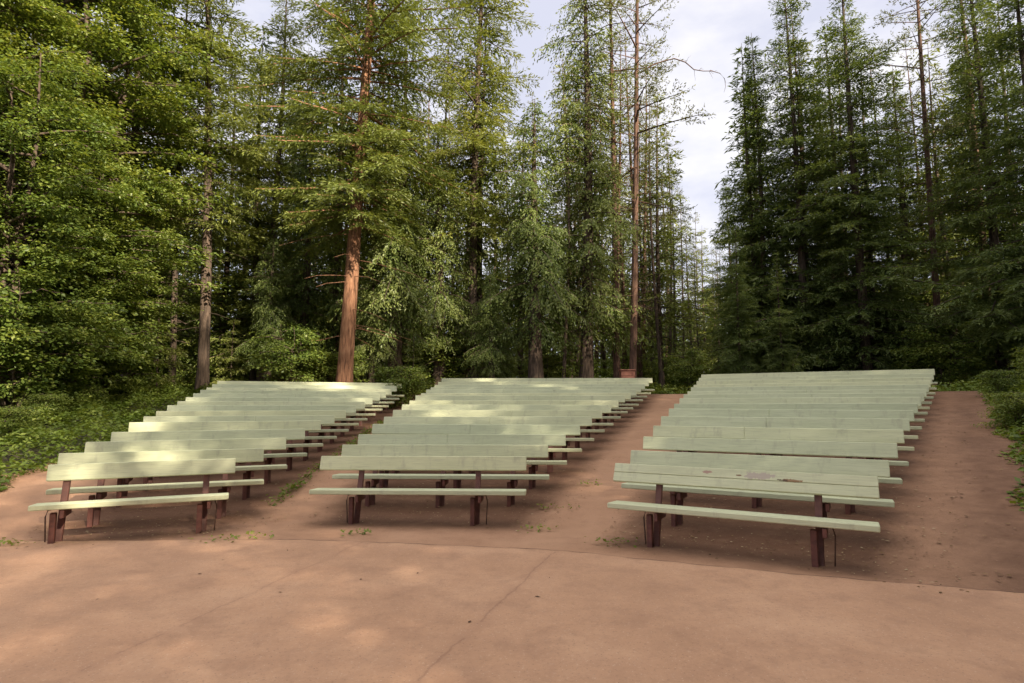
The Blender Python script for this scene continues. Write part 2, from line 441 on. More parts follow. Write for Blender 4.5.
# ------------------------------------------------------------------ foliage generators
def unit(a): return a/np.maximum(np.linalg.norm(a, axis=-1, keepdims=True), 1e-9)
def kites(P, D, Nn, Ln, W):
    """leaf-like kites: base P, direction D, normal Nn, length, width"""
    D = unit(D); S = unit(np.cross(D, Nn)); U = np.cross(S, D)
    a = P; b = P + D*(Ln*.45)[:,None] + S*(W/2)[:,None] ; c = P + D*Ln[:,None] - U*(Ln*.12)[:,None]; d = P + D*(Ln*.45)[:,None] - S*(W/2)[:,None]
    v = np.stack([a, b, c, d], 1).reshape(-1, 3)
    n = len(P); f = np.arange(n*4).reshape(n, 4)
    return v, f
def tri_tube_batch(paths, radii, k=3):
    """paths (n,m,3), radii (n,m) -> quads"""
    n, m_, _ = paths.shape
    d = np.gradient(paths, axis=1); d = unit(d)
    ref = np.where(np.abs(d[...,2:3]) > .9, np.array([1., 0, 0]), np.array([0, 0, 1.]))
    a = unit(np.cross(d, ref)); b = np.cross(d, a)
    V = []
    for j in range(k):
        t = 2*math.pi*j/k
        V.append(paths + (a*math.cos(t) + b*math.sin(t))*radii[...,None])
    V = np.stack(V, 2)                    # n,m,k,3
    idx = np.arange(n*m_*k).reshape(n, m_, k)
    f = []
    for j in range(k):
        f.append(np.stack([idx[:,:-1,j], idx[:,:-1,(j+1)%k], idx[:,1:,(j+1)%k], idx[:,1:,j]], -1).reshape(-1, 4))
    return V.reshape(-1, 3), np.concatenate(f)
class Acc:
    def __init__(s): s.v = []; s.f = []; s.n = 0
    def add(s, v, f): s.v.append(v); s.f.append(f + s.n); s.n += len(v)
    def out(s): return np.concatenate(s.v), np.concatenate(s.f)

def trunk_path(rng, h, bend):
    z = np.concatenate([np.linspace(-.5, 1.5, 5), np.linspace(2.5, h, 14)])
    ph = rng.uniform(0, 6.28, 4)
    w = np.clip(z/h, 0, 1)
    x = bend*(np.sin(w*3+ph[0])-np.sin(ph[0]))*.5; y = bend*(np.sin(w*3.4+ph[1])-np.sin(ph[1]))*.5
    return np.stack([x, y, z], -1)

def conifer(seed, h, cb, R, r0, leaf, brk, nb, style='fir', droop=.15, bend=.25, prof=.85, up0=.35, dead=14, fill=1.22, pad=.9):
    rng = np.random.default_rng(seed)
    tp = trunk_path(rng, h, bend)
    tr = r0*np.clip(1-(tp[:,2]/h), .02, 1)**.8; tr[:2] *= 1.28; tr[2] *= 1.14; tr[3] *= 1.05
    T = Acc()
    v, f = tri_tube_batch(tp[None], tr[None], 10); T.add(v, f)
    def tpos(z):
        return np.stack([np.interp(z, tp[:,2], tp[:,0]), np.interp(z, tp[:,2], tp[:,1]), z], -1)
    # branches
    t = np.sort(rng.random(nb)**1.0); zb = cb + (h-cb)*t*.985
    L = R*((1-t)**prof)*np.where(t < .12, .6+t*3.3, 1)*rng.uniform(.6, 1.15, nb) + .12
    if style == 'fir': zb = cb + np.round((zb-cb)/.46)*.46 + rng.normal(0, .05, nb); zb = np.clip(zb, cb, h*.99)
    az = np.arange(nb)*2.39996 + rng.uniform(-.5, .5, nb)
    L *= np.clip(1 + .28*np.sin(2*az + zb*.55 + seed) + .22*np.sin(az*1.0 - zb*1.3 + seed*2), .45, 1.5)
    # irregular whorl gaps
    L *= np.where(np.sin(zb*2.1+seed) > .8, .6, 1)
    el = up0*(t*1.6-.35) + rng.uniform(-.12, .12, nb)
    hd = np.stack([np.cos(az), np.sin(az), np.zeros(nb)], -1)
    m_ = 6; s = np.linspace(0, 1, m_)
    base = tpos(zb)
    def bp(bi, ss):      # position on branch bi at param ss 0..1
        l = L[bi]*ss
        zz = l*np.tan(el[bi]) - droop*L[bi]*(ss**2)*(1.4) + (.10*L[bi]*ss**4 if style == 'fir' else 0)
        p = base[bi] + hd[bi]*l[:,None]; p[:,2] += zz; return p
    bi = np.repeat(np.arange(nb), m_); P = bp(bi, np.tile(s, nb)).reshape(nb, m_, 3)
    br = (.010+.012*L)[:,None]*(1-s*.8)[None]
    v, f = tri_tube_batch(P, br, 3); T.add(v, f)
    # dead branches below the crown
    if dead:
        zd = rng.uniform(max(.8, cb*.35), cb+1.5, dead); ad = rng.uniform(0, 6.28, dead); ld = rng.uniform(.4, R*.75, dead)
        pd = tpos(zd)[:,None,:] + np.stack([np.cos(ad), np.sin(ad), 0*ad], -1)[:,None,:]*(ld[:,None]*np.linspace(0, 1, 5))[...,None]
        pd[...,2] += (-.25*ld[:,None]*np.linspace(0, 1, 5)**1.5); pd += rng.normal(0, .03, pd.shape)*np.linspace(0, 1, 5)[None,:,None]
        v, f = tri_tube_batch(pd, np.full((dead, 5), .013)*np.linspace(1.2, .4, 5)[None], 3); T.add(v, f)
    tv, tf = T.out(); tmesh = new_mesh('trunk', tv, tf, [brk], smooth=True)
    # twigs
    TB, TS, SD = [], [], []
    sp = .16/fill
    for i in range(nb):
        lo = .12 if style != 'pine' else .45
        n = max(3, int(L[i]*(1-lo)/sp))
        ss = lo + (1-lo)*(np.arange(n)+rng.random(n))/n
        for sd in (-1, 1): TB.append(np.full(n, i)); TS.append(ss); SD.append(np.full(n, sd))
    TB = np.concatenate(TB); TS = np.clip(np.concatenate(TS), 0, 1); SD = np.concatenate(SD)
    tl = np.clip((.40*L[TB]*(1.15-TS)+.18)*rng.uniform(.5, 1.35, len(TB)), .15, 1.1)
    p0 = bp(TB, TS); side = np.stack([-hd[TB][:,1], hd[TB][:,0], np.zeros(len(TB))], -1)*SD[:,None]
    slope = (np.tan(el[TB]) - 2.8*droop*TS)[:,None]*np.array([0, 0, 1.])
    fwd = hd[TB] + slope
    ang = rng.uniform(.5, 1.15, len(TB))[:,None]
    td = unit(fwd*np.cos(ang) + side*np.sin(ang) + np.array([0, 0, 1])*rng.normal({'fir': -.05, 'cedar': -.45, 'pine': .25}[style], .22, len(TB))[:,None])
    step = {'fir': .062, 'cedar': .075, 'pine': .08}[style]/fill
    kk = np.maximum(2, (tl/step).astype(int))
    ti = np.repeat(np.arange(len(TB)), kk)
    q = (np.arange(len(ti)) - np.repeat(np.cumsum(kk)-kk, kk) + rng.random(len(ti)))/np.repeat(kk, kk)
    if style == 'pine': q = .35 + .65*q
    pp = p0[ti] + td[ti]*(tl[ti]*q)[:,None]; 
    sag = {'fir': .12, 'cedar': .5, 'pine': 0}[style]
    pp[:,2] -= sag*tl[ti]*q*q
    pp += rng.normal(0, .025, pp.shape)
    n = len(pp)
    if style == 'pine':
        dd = unit(td[ti] + rng.normal(0, .75, (n, 3))); nn = rng.normal(0, 1, (n, 3)); ln = rng.uniform(.11, .20, n); wd = rng.uniform(.035, .06, n)
    elif style == 'cedar':
        dd = unit(td[ti] + rng.normal(0, .35, (n, 3)) + np.array([0, 0, -.25])); nn = rng.normal(0, .8, (n, 3)) + hd[TB[ti]]*.6 + np.array([0, 0, .6]); ln = rng.uniform(.10, .20, n); wd = rng.uniform(.045, .08, n)
    else:
        dd = unit(td[ti] + rng.normal(0, .40, (n, 3)) + side[ti]*.25); nn = rng.normal(0, .55, (n, 3)) + np.array([0, 0, 1]); ln = rng.uniform(.12, .27, n); wd = rng.uniform(.034, .070, n)
    v, f = kites(pp, dd, nn, ln*pad, wd*pad)
    # colour: fresh tips lighter, per twig variety
    tw = rng.random(len(TB))
    lf = np.clip(.25*rng.random(n) + .35*tw[ti] + .45*(TS[TB.size and ti]*.6 + q*.4), 0, 1)
    cm = new_mesh('crown', v, f, [leaf], attr={'leaf': np.repeat(lf, 4)})
    return tmesh, cm

def broadleaf(seed, h, R, r0, leaf, brk, nl=26000, stems=3, low=.12, lsz=.11, ncl=120):
    rng = np.random.default_rng(seed); T = Acc(); ends = []
    for s_ in range(stems):
        a = rng.uniform(0, 6.28); sp = rng.uniform(.1, .35)*R
        z = np.linspace(-.3, h*rng.uniform(.8, .95), 9); w = z/h
        p = np.stack([np.cos(a)*sp*(.25+w)+rng.normal(0, .08, 9), np.sin(a)*sp*(.25+w)+rng.normal(0, .08, 9), z], -1)
        v, f = tri_tube_batch(p[None], (r0*np.clip(1-w, .05, 1)**.8)[None], 7); T.add(v, f)
        nb = ncl//stems
        i0 = rng.uniform(low*1.2, .97, nb)*h*.9
        b0 = np.stack([np.interp(i0, p[:,2], p[:,0]), np.interp(i0, p[:,2], p[:,1]), i0], -1)
        ww = i0/h; prof = np.sqrt(np.clip(1-((ww-.42)/.60)**2, .03, 1))
        ll = R*prof*rng.uniform(.3, 1.05, nb); az = rng.uniform(0, 6.28, nb)
        t = np.linspace(0, 1, 6)
        pb = b0[:,None,:] + np.stack([np.cos(az), np.sin(az), np.zeros(nb)], -1)[:,None,:]*(ll[:,None]*t)[...,None]
        pb[...,2] += ll[:,None]*(.45*t-.35*t*t)[None]*rng.uniform(.3, 1.3, nb)[:,None]
        pb += rng.normal(0, .05, pb.shape)*t[None,:,None]
        v, f = tri_tube_batch(pb, (.012+.014*ll)[:,None]*(1-.8*t)[None], 4); T.add(v, f)
        ends.append(pb)
    tv, tf = T.out(); tmesh = new_mesh('trunk', tv, tf, [brk], smooth=True)
    E = np.concatenate(ends); nb = len(E)
    # leaf sprays: flat horizontal plates at points along the branches
    k = nl//14; bi = rng.integers(0, nb, k); t = rng.uniform(.3, 1.05, k)**.7; t = np.clip(t, 0, 1)
    j = np.minimum((t*5).astype(int), 4); fr = (t*5-j)[:,None]
    c = E[bi, j]*(1-fr) + E[bi, j+1]*fr + rng.normal(0, .16, (k, 3))*np.array([1, 1, .6])
    out = unit(E[bi, 5] - E[bi, 0])
    ci = np.repeat(np.arange(k), 14); n = len(ci)
    off = rng.normal(0, 1, (n, 3))*np.array([.17, .17, .045])
    off[:,2] -= .25*np.hypot(off[:,0], off[:,1])
    P = c[ci] + off
    dd = unit(off*np.array([1, 1, .5]) + out[ci]*.15 + rng.normal(0, .06, (n, 3)) + np.array([0, 0, -.05])); nn = np.array([0, 0, 1.]) + rng.normal(0, .45, (n, 3))
    ln = rng.uniform(.7, 1.3, n)*lsz; v, f = kites(P, dd, nn, ln, ln*rng.uniform(.5, .8, n))
    cl = rng.random(k)
    lf = np.clip(.3*rng.random(n) + .5*cl[ci] + .2*t[ci], 0, 1)
    cm = new_mesh('crown', v, f, [leaf], attr={'leaf': np.repeat(lf, 4)})
    return tmesh, cm

# ------------------------------------------------------------------ tree kinds (meshes shared by copies)
K = {}
K['fir_a'] = conifer(11, 23, .8, 3.9, .24, F_FIR, B_DARK, 300, 'fir', .20, .2, prof=.9)
K['fir_b'] = conifer(12, 21, 1.2, 3.3, .20, F_FIR, B_DARK, 280, 'fir', .22, .3, prof=1.0)
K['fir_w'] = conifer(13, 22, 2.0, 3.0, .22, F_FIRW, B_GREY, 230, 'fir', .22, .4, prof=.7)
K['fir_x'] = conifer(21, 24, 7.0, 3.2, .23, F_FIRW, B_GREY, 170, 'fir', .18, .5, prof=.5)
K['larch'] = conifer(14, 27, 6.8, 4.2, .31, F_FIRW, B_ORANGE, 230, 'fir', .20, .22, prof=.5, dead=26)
K['cedar_a'] = conifer(15, 13.5, 2.7, 2.8, .34, F_CEDAR, B_GREY, 210, 'cedar', .28, .2, prof=.65, dead=20)
K['cedar_b'] = conifer(16, 20, 2.5, 2.3, .28, F_CEDAR, B_GREY, 260, 'cedar', .22, .3, prof=.5)
K['pine_a'] = conifer(17, 27, 8.2, 2.3, .165, F_PINE, B_RED, 92, 'pine', .05, .22, prof=.4, up0=.5, dead=46, fill=1.2)
K['pine_b'] = conifer(18, 24, 8.5, 1.9, .17, F_PINE, B_RED, 76, 'pine', .05, .5, prof=.5, up0=.5, dead=26, fill=1.1)
K['pine_s'] = conifer(19, 17, 4.0, 1.5, .11, F_PINE, B_GREY, 80, 'pine', .10, .4, prof=.6, up0=.4, dead=22, fill=1.1)
K['sapling'] = conifer(20, 3.6, .25, 1.0, .04, F_FIRW, B_GREY, 60, 'fir', .12, .08, dead=0, pad=.6, fill=1.5)
# lighter meshes for trees deep in the wood
K['far_a'] = conifer(41, 22, 1.0, 3.0, .22, F_FIR, B_DARK, 150, 'fir', .18, .3, fill=.6, pad=1.75, dead=6, prof=.75)
K['far_b'] = conifer(42, 21, 2.5, 2.7, .20, F_FIRW, B_GREY, 130, 'fir', .2, .4, fill=.6, pad=1.75, dead=8, prof=.65)
K['far_c'] = conifer(43, 20, 2.0, 2.4, .24, F_CEDAR, B_GREY, 140, 'cedar', .24, .3, fill=.55, pad=1.8, dead=8, prof=.6)
K['far_p'] = conifer(44, 23, 8.5, 1.9, .16, F_PINE, B_RED, 60, 'pine', .06, .5, fill=.8, pad=1.3, dead=16, prof=.5, up0=.4)
K['maple_a'] = broadleaf(31, 15, 4.0, .16, F_LEAF, B_GREY, 95000, 4, .10, .115, 230)
K['maple_b'] = broadleaf(32, 11, 3.3, .13, F_LEAF, B_GREY, 75000, 4, .10, .11, 180)
K['bush_a'] = broadleaf(33, 3.2, 1.5, .035, F_LEAF, B_GREY, 9000, 5, .15, .11, 60)
K['bush_b'] = broadleaf(34, 2.0, 1.3, .03, F_LEAF, B_GREY, 6500, 6, .08, .10, 50)

def tree(kind, name, x, y, label, cat='tree', group=None, s=1.0, rz=None, lean=(0, 0), sxy=1.0, mats=None):
    tm, cm = K[kind]
    root = bpy.data.objects.new(name, None); COL.objects.link(root)
    root.location = (x, y, float(ground_z(x, y)))
    root.rotation_euler = (lean[0], lean[1], random.uniform(0, 6.28) if rz is None else rz)
    root.scale = (s*sxy, s*sxy, s)
    for nm, me in (('trunk', tm), ('crown', cm)):
        o = bpy.data.objects.new(nm if name not in ('bush',) else {'trunk': 'stems', 'crown': 'foliage'}[nm], me); COL.objects.link(o); o.parent = root
    tag(root, label, cat, group)
    return root

# ---- named trees, from left to right. (kind, name, column, distance, scale, label)
T = [
 ('maple_a', 'maple_tree', -70, 17.5, 1.05, 'tall leafy broadleaf tree cut off by the left edge of the photo'),
 ('maple_b', 'maple_tree', 8, 17.0, 1.0, 'dense broadleaf tree over the shrubs at far left'),
 ('maple_a', 'maple_tree', 60, 21.5, 1.3, 'tall broadleaf tree rising behind the leafy mass at left'),
 ('maple_b', 'maple_tree', 92, 20.0, .82, 'low broadleaf tree with pale bare stems beside the ground cover at left'),
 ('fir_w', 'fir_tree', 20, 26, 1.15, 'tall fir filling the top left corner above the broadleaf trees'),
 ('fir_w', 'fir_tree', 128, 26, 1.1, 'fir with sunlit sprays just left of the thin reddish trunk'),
 ('pine_s', 'pine_tree', 173, 25, 1.25, 'thin reddish trunk left of the thick grey-brown one'),
 ('fir_x', 'fir_tree', 203, 24.0, 1.0, 'tall tree with a straight grey-brown bare trunk behind the left block'),
 ('fir_w', 'fir_tree', 262, 28, .98, 'yellow-green fir standing between the grey-brown trunk and the orange one'),
 ('cedar_b', 'cedar_tree', 300, 27, .82, 'dark narrow cedar left of the orange trunk'),
 ('larch', 'larch_tree', 344, 22.8, 1.0, 'big leaning tree with orange bark lit by the sun behind the left block'),
 ('cedar_a', 'cedar_tree', 395, 25.5, 1.0, 'drooping cedar with bright sprays right of the orange trunk'),
 ('cedar_a', 'cedar_tree', 440, 26.5, .92, 'shorter drooping cedar below the tall dark-trunked fir'),
 ('fir_x', 'fir_tree', 474, 27.0, 1.08, 'tall fir with a dark trunk and open crown above the middle block'),
 ('cedar_a', 'cedar_tree', 536, 25.2, .98, 'stout cedar with a fluted trunk directly behind the middle block'),
 ('cedar_b', 'cedar_tree', 586, 26.5, 1.12, 'tall columnar tree with blue-green crown left of the two bare pines'),
 ('pine_s', 'pine_tree', 563, 25.8, .8, 'thin light-brown trunk right of the stout cedar'),
 ('pine_a', 'pine_tree', 617, 27, 1.0, 'left one of the pair of tall straight pines beside the sky gap'),
 ('pine_a', 'pine_tree', 632, 25.5, 1.02, 'right one of the pair of tall straight pines, with branches reaching into the sky gap'),
 ('pine_s', 'pine_tree', 662, 30, 1.0, 'slim pine with a thin crown at the left side of the sky gap'),
 ('pine_s', 'pine_tree', 606, 33, 1.2, 'slim pine showing between the columnar tree and the pair of straight pines'),
 ('pine_b', 'pine_tree', 625, 34, .92, 'thin trunk showing between the two tall straight pines'),
 ('pine_b', 'pine_tree', 640, 31, .86, 'slender reddish pine close behind the right one of the straight pair'),
 ('pine_s', 'pine_tree', 576, 32, 1.1, 'slim pine behind the columnar tree'),
 ('pine_s', 'pine_tree', 668, 40, 1.15, 'slender straight pine behind the slim one at the left side of the sky gap'),
 ('pine_s', 'pine_tree', 647, 36, 1.1, 'slim pine just right of the pair of tall straight pines'),
 ('pine_s', 'pine_tree', 654, 44, 1.15, 'thin pine between the straight pair and the sky gap, farther back'),
 ('pine_s', 'pine_tree', 674, 35, .86, 'short slim pine with a thin crown left of the sky gap'),
 ('pine_s', 'pine_tree', 684, 45, .98, 'slim pine whose tip stands in the left part of the sky gap'),
 ('far_b', 'fir_tree', 694, 50, .74, 'small yellow-green fir rising into the middle of the sky gap'),
 ('pine_s', 'pine_tree', 701, 42, .72, 'shortest slim pine beneath the sky gap'),
 ('far_b', 'fir_tree', 708, 56, .80, 'small pointed fir at the centre of the sky gap'),
 ('pine_s', 'pine_tree', 717, 50, .84, 'slim pine beneath the right part of the sky gap'),
 ('far_b', 'fir_tree', 722, 60, .70, 'small far fir at the right of the sky gap'),
 ('fir_b', 'fir_tree', 765, 30, .93, 'pointed fir at the right side of the sky gap'),
 ('fir_a', 'fir_tree', 806, 29, .97, 'dark fir with its tip at the top edge of the photo, left of two'),
 ('fir_b', 'fir_tree', 736, 42, .78, 'small pointed fir farther back at the right side of the sky gap'),
 ('fir_a', 'fir_tree', 868, 27, .96, 'dark fir with a visible straight trunk behind the right block'),
 ('fir_b', 'fir_tree', 838, 33, .9, 'dark fir half hidden between two larger firs behind the right block'),
 ('fir_w', 'fir_tree', 905, 33, .85, 'yellow-green backlit fir behind the right end of the benches'),
 ('pine_a', 'pine_tree', 941, 27, 1.02, 'tall bare-trunked pine behind the right-hand walk, left of two'),
 ('pine_b', 'pine_tree', 993, 29, 1.15, 'tall bare-trunked pine behind the right-hand walk, right of two'),
 ('fir_a', 'fir_tree', 1003, 25, .95, 'dense dark fir at the right edge of the photo'),
 ('fir_a', 'fir_tree', 741, 26.5, .34, 'young dark fir behind the left end of the right block'),
 ('fir_b', 'fir_tree', 784, 25.8, .30, 'young dark fir below the tall pointed firs behind the right block'),
 ('fir_a', 'fir_tree', 896, 27.5, .33, 'young dark fir behind the right end of the right block'),
 ('cedar_a', 'cedar_tree', 372, 25, .45, 'low young cedar just right of the orange trunk'),
 ('cedar_a', 'cedar_tree', 268, 25, .5, 'low young cedar between the grey-brown trunk and the flat-boughed maple'),
 ('cedar_a', 'cedar_tree', 492, 24.8, .42, 'low young cedar behind the middle of the middle block'),
 ('fir_b', 'fir_tree', 1062, 22, .95, 'dark fir cut off by the right edge of the photo'),
]
LEANS = {344: (0, rad(1.6)), 617: (0, rad(-.5)), 632: (0, rad(2.6)), 203: (0, rad(-.6)), 941: (0, rad(1.4)), 993: (0, rad(-1.8)), 474: (0, rad(-.3))}
for kind, nm, px, D, s, lab in T:
    x, y = at(px, D)
    rz = random.uniform(0, 6.28)
    o = tree(kind, nm, x, y, lab, s=s, rz=rz)
    if px == 632:
        mb = MB(); R_ = Matrix.Rotation(-rz, 3, 'Z')
        ctl = [(0, 0, 14.2), (.5, .05, 14.6), (1.0, .1, 14.85), (1.5, .0, 14.95), (2.0, 0, 14.8), (2.4, .05, 14.5), (2.8, 0, 14.42), (3.2, .1, 14.5), (3.55, .05, 14.38), (3.75, 0, 14.1), (3.8, .02, 13.75), (3.72, .0, 13.45)]
        mb.tube([R_ @ Vector(p) for p in ctl], [.034, .031, .028, .026, .023, .02, .018, .016, .014, .012, .009, .004], 6)
        for q in range(16):
            u_ = random.uniform(1.5, 10.4); a_ = Vector(ctl[int(u_)]).lerp(Vector(ctl[int(u_)+1]), u_ % 1); l_ = random.uniform(.12, .42)
            d_ = Vector((random.uniform(.1, 1), random.uniform(-.5, .5), random.uniform(-.9, .9))).normalized()
            mb.tube([R_ @ a_, R_ @ (a_ + d_*l_*.5 + Vector((0, 0, .02))), R_ @ (a_ + d_*l_ + Vector((.03, 0, -.06)))], [.008, .006, .003], 4)
        link('dead_branch', mb.mesh('dead_branch', [B_RED], True), o)
    if px in LEANS:
        o.rotation_euler = (Matrix.Rotation(LEANS[px][1], 3, 'Y') @ Matrix.Rotation(rz, 3, 'Z')).to_euler()

# ---- background trees of the wood
rb = random.Random(5)
kinds_l = ['far_b', 'far_a', 'far_c', 'far_b']; kinds_m = ['far_c', 'far_p', 'far_b', 'far_p']; kinds_r = ['far_a', 'far_a', 'far_p', 'far_b']
n = 0
for D0 in (30, 35, 41, 48, 56):
    px = -160 + rb.uniform(0, 30)
    while px < 1190:
        D = D0 + rb.uniform(-2.2, 2.2)
        gap = 672 < px < 752
        if gap and D0 < 56: px += 25; continue
        if px < 400: kd = rb.choice(kinds_l); where = 'left'
        elif px < 730: kd = rb.choice(kinds_m); where = 'middle'
        else: kd = rb.choice(kinds_r); where = 'right'
        if gap: kd = rb.choice(['pine_s', 'far_b', 'pine_s']); D = rb.uniform(54, 64)
        s = rb.uniform(.8, 1.02)
        if 480 < px < 560: s *= .82
        if gap: s = {'pine_s': 1.12, 'far_b': .88}[kd]*rb.uniform(.8, 1.05)
        x, y = at(px, D)
        lab = {'left': 'tall conifer deep in the shaded wood behind the left block', 'middle': 'slender conifer deep in the wood behind the middle block', 'right': 'dark conifer deep in the wood behind the right block'}[where]
        if gap: lab = 'small far-off conifer standing in the sky gap'
        tree(kd, {'far_a': 'fir_tree', 'far_b': 'fir_tree', 'far_c': 'cedar_tree', 'far_p': 'pine_tree', 'pine_s': 'pine_tree'}[kd], x, y, lab, group=('far conifers in the sky gap' if gap else 'conifers in the wood behind the %s block' % where), s=s)
        px += rb.uniform(28, 50)*(1.0 if D0 < 45 else .9)*(1.0 if not gap else .35); n += 1
print('background trees', n)

# ---- unseen firs, heights and gaps set to shape shade on the floor and benches
SH = []
SUN_AZ, SUN_EL = rad(140), rad(33)
us, uc = math.sin(SUN_AZ), math.cos(SUN_AZ)
rsd = random.Random(9)
for tt in (20, 24.5, 29.5, 35):
    for q in range(18):
        ss = -24 + 2.9*q + rsd.uniform(-1.5, 1.5); t2 = tt + rsd.uniform(-1.6, 1.6)
        xx, yy = -1 + us*t2 - uc*ss, 13 + uc*t2 + us*ss
        if tt < 32 and abs(ss + 8.0) < 1.75: continue
        if yy < 0 or xx > .95*yy + 5: SH.append((xx, yy, tt, ss))
for k, (x, y, tt, ss) in enumerate(SH):
    kd = 'far_a' if k % 3 else 'far_b'; s = (1.2 if -6 < ss < 12 else 1.08) + .02*(k*7 % 9) + (.2 if x > 19 and y > 1 else 0) - (.20 if tt < 26 and -12 < ss < -6 else 0)
    tree(kd, 'fir_tree', x, y, 'fir out of view, placed to shade the stage floor and benches', group='unseen firs shading the stage floor', s=s)

# ---- understory
U = [('bush_a', 20, 16.0, 1.2, 'leafy shrub at the foot of the broadleaf trees at far left'),
 ('bush_a', 62, 18.0, 1.15, 'bright shrub with thin stems behind the ground cover, left of the bare stems'),
 ('bush_a', 108, 20.0, 1.1, 'sunlit shrub with pale stems at the rear end of the ground cover'),
 ('bush_a', 290, 22.5, .95, 'small maple with flat leafy boughs between the grey-brown and the orange trunks'),
 ('bush_b', 404, 21.6, .8, 'bright low shrub at the rear of the left aisle'),
 ('bush_b', 330, 24, 1.0, 'dark shrub just left of the foot of the orange trunk'),
 ('bush_a', 450, 27, 1.2, 'shrub in the shade under the drooping cedars'),
 ('bush_b', 548, 27, 1.0, 'pale shrub between the stout cedar and the thin light-brown trunk'),
 ('bush_a', 690, 27, .7, 'dark shrub where the right aisle meets the wood'),
 ('bush_a', 945, 24.5, 1.0, 'shrub with pale flat boughs at the end of the right-hand walk'),
 ('bush_a', 1046, 17.5, .5, 'shrub cut off by the right edge of the photo'),]
for kd, px, D, s, lab in U:
    x, y = at(px, D); tree(kd, 'bush', x, y, lab, 'shrub', None, s)
PL = [(16, 12.5, 'broad-leaved plant rising from the ground cover nearest the left edge'), (48, 15, 'pale leafy plant standing in the middle of the left ground cover'), (88, 17.5, 'taller plant toward the back of the left ground cover'), (128, 20, 'bright plant at the rear of the left ground cover by the far benches'), (1016, 12.5, 'leafy plant leaning over the right-hand walk at the edge of the photo'), (1000, 17, 'leafy plant in the ground cover halfway up the right-hand walk')]
for px, D, lab in PL:
    x, y = at(px, D); tree('bush_b', 'bush', x, y, lab, 'plant', None, .42)
S = [(158, 22.0, 1.0, 'young fir sapling standing in front of the thin reddish trunk'), (412, 23.5, .75, 'small sapling at the rear left corner of the middle block'), (232, 26, .9, 'sapling in the shade right of the grey-brown trunk'), (548, 26, .62, 'tiny sapling left of the thin light-brown trunk')]
for px, D, s, lab in S:
    x, y = at(px, D); tree('sapling', 'fir_sapling', x, y, lab, 'sapling', None, s)
for px in range(-120, 1160, 44):
    if 685 < px < 735: continue
    for D0 in (31, 40):
        D = D0 + rb.uniform(-2, 2); x, y = at(px + rb.uniform(-14, 14), D)
        tree('bush_a', 'bush', x, y, 'dim shrub on the forest floor between the trunks', 'shrub', 'shrubs in the shade of the wood', rb.uniform(.55, 1.15))

# ---- far wood closing the view: one mass
def far_wood():
    rng = np.random.default_rng(77); A = Acc(); LF = []
    for k in range(170):
        a = rad(rng.uniform(-62, 62)); D = rng.uniform(66, 95); cx, cy = math.sin(a)*D, math.cos(a)*D
        h = rng.uniform(11, 17); z0 = float(ground_z(cx, cy)); nn = 1100
        t = rng.random(nn)**1.3; r = (2.6*(1-t)+.15)*np.sqrt(rng.random(nn)); az = rng.uniform(0, 6.28, nn)
        P = np.stack([cx+np.cos(az)*r, cy+np.sin(az)*r, z0+h*t - .15*r], -1)
        D_ = np.stack([np.cos(az), np.sin(az), np.full(nn, -.35)], -1) + rng.normal(0, .3, (nn, 3))
        v, f = kites(P, D_, rng.normal(0, .5, (nn, 3))+np.array([0, 0, 1]), rng.uniform(.4, .9, nn), rng.uniform(.2, .45, nn)); A.add(v, f)
        LF.append(np.repeat(rng.random(nn), 4))
    v, f = A.out(); return new_mesh('distant_wood', v, f, [F_FIR], attr={'leaf': np.concatenate(LF)})
tag(link('distant_wood', far_wood()), 'far-off dark conifer wood closing the view between the trunks', 'wood', kind='stuff')

# ---- ground cover
def cover(name, pts_fn, n, hmax, lsz, label, seed, matl=F_COVER, cat='undergrowth'):
    rng = np.random.default_rng(seed)
    x, y, hk = pts_fn(rng, n); n = len(x)
    z = ground_z(x, y)
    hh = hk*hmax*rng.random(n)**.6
    P = np.stack([x, y, z + hh], -1)
    az = rng.uniform(0, 6.28, n)
    D_ = np.stack([np.cos(az), np.sin(az), rng.normal(.15, .35, n)], -1); nn = np.array([0, 0, 1.]) + rng.normal(0, .4, (n, 3))
    ln = lsz*rng.uniform(.6, 1.5, n); v, f = kites(P, D_, nn, ln, ln*rng.uniform(.45, .75, n))
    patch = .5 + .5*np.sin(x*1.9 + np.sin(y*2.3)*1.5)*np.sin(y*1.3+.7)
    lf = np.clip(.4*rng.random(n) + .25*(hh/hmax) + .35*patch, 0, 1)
    o = link(name, new_mesh(name, v, f, [matl], attr={'leaf': np.repeat(lf, 4)})); tag(o, label, cat, kind='stuff'); return o
def lump(x, y): return .55 + .45*np.sin(x*1.7+1)*np.sin(y*1.4) + .25*np.sin(x*4.3+y*3.1)
def left_pts(rng, n):
    x = rng.uniform(-24, -7.3, n*3); y = rng.uniform(7.5, 27, n*3)
    xl = np.interp(y, [p[1] for p in LE], [p[0] for p in LE]) 
    k = (x < xl - .02 + .2*np.sin(y*3)) & (tcoord(x, y) < 22); x, y = x[k][:n], y[k][:n]
    xl = xl[k][:n]
    edge = np.clip((xl - x)/.8, .12, 1)
    return x, y, np.clip(lump(x, y), .25, 1.3)*edge
def right_pts(rng, n):
    x = rng.uniform(5, 27, n*3); y = rng.uniform(3, 27, n*3)
    xr = np.interp(y, [p[1] for p in REd], [p[0] for p in REd])
    k = (x > xr + .02 + .15*np.sin(y*3)) & (x < xr + 8); x, y, xr = x[k][:n], y[k][:n], xr[k][:n]
    return x, y, np.clip(lump(x, y), .25, 1.3)*np.clip((x - xr)/.8, .12, 1)
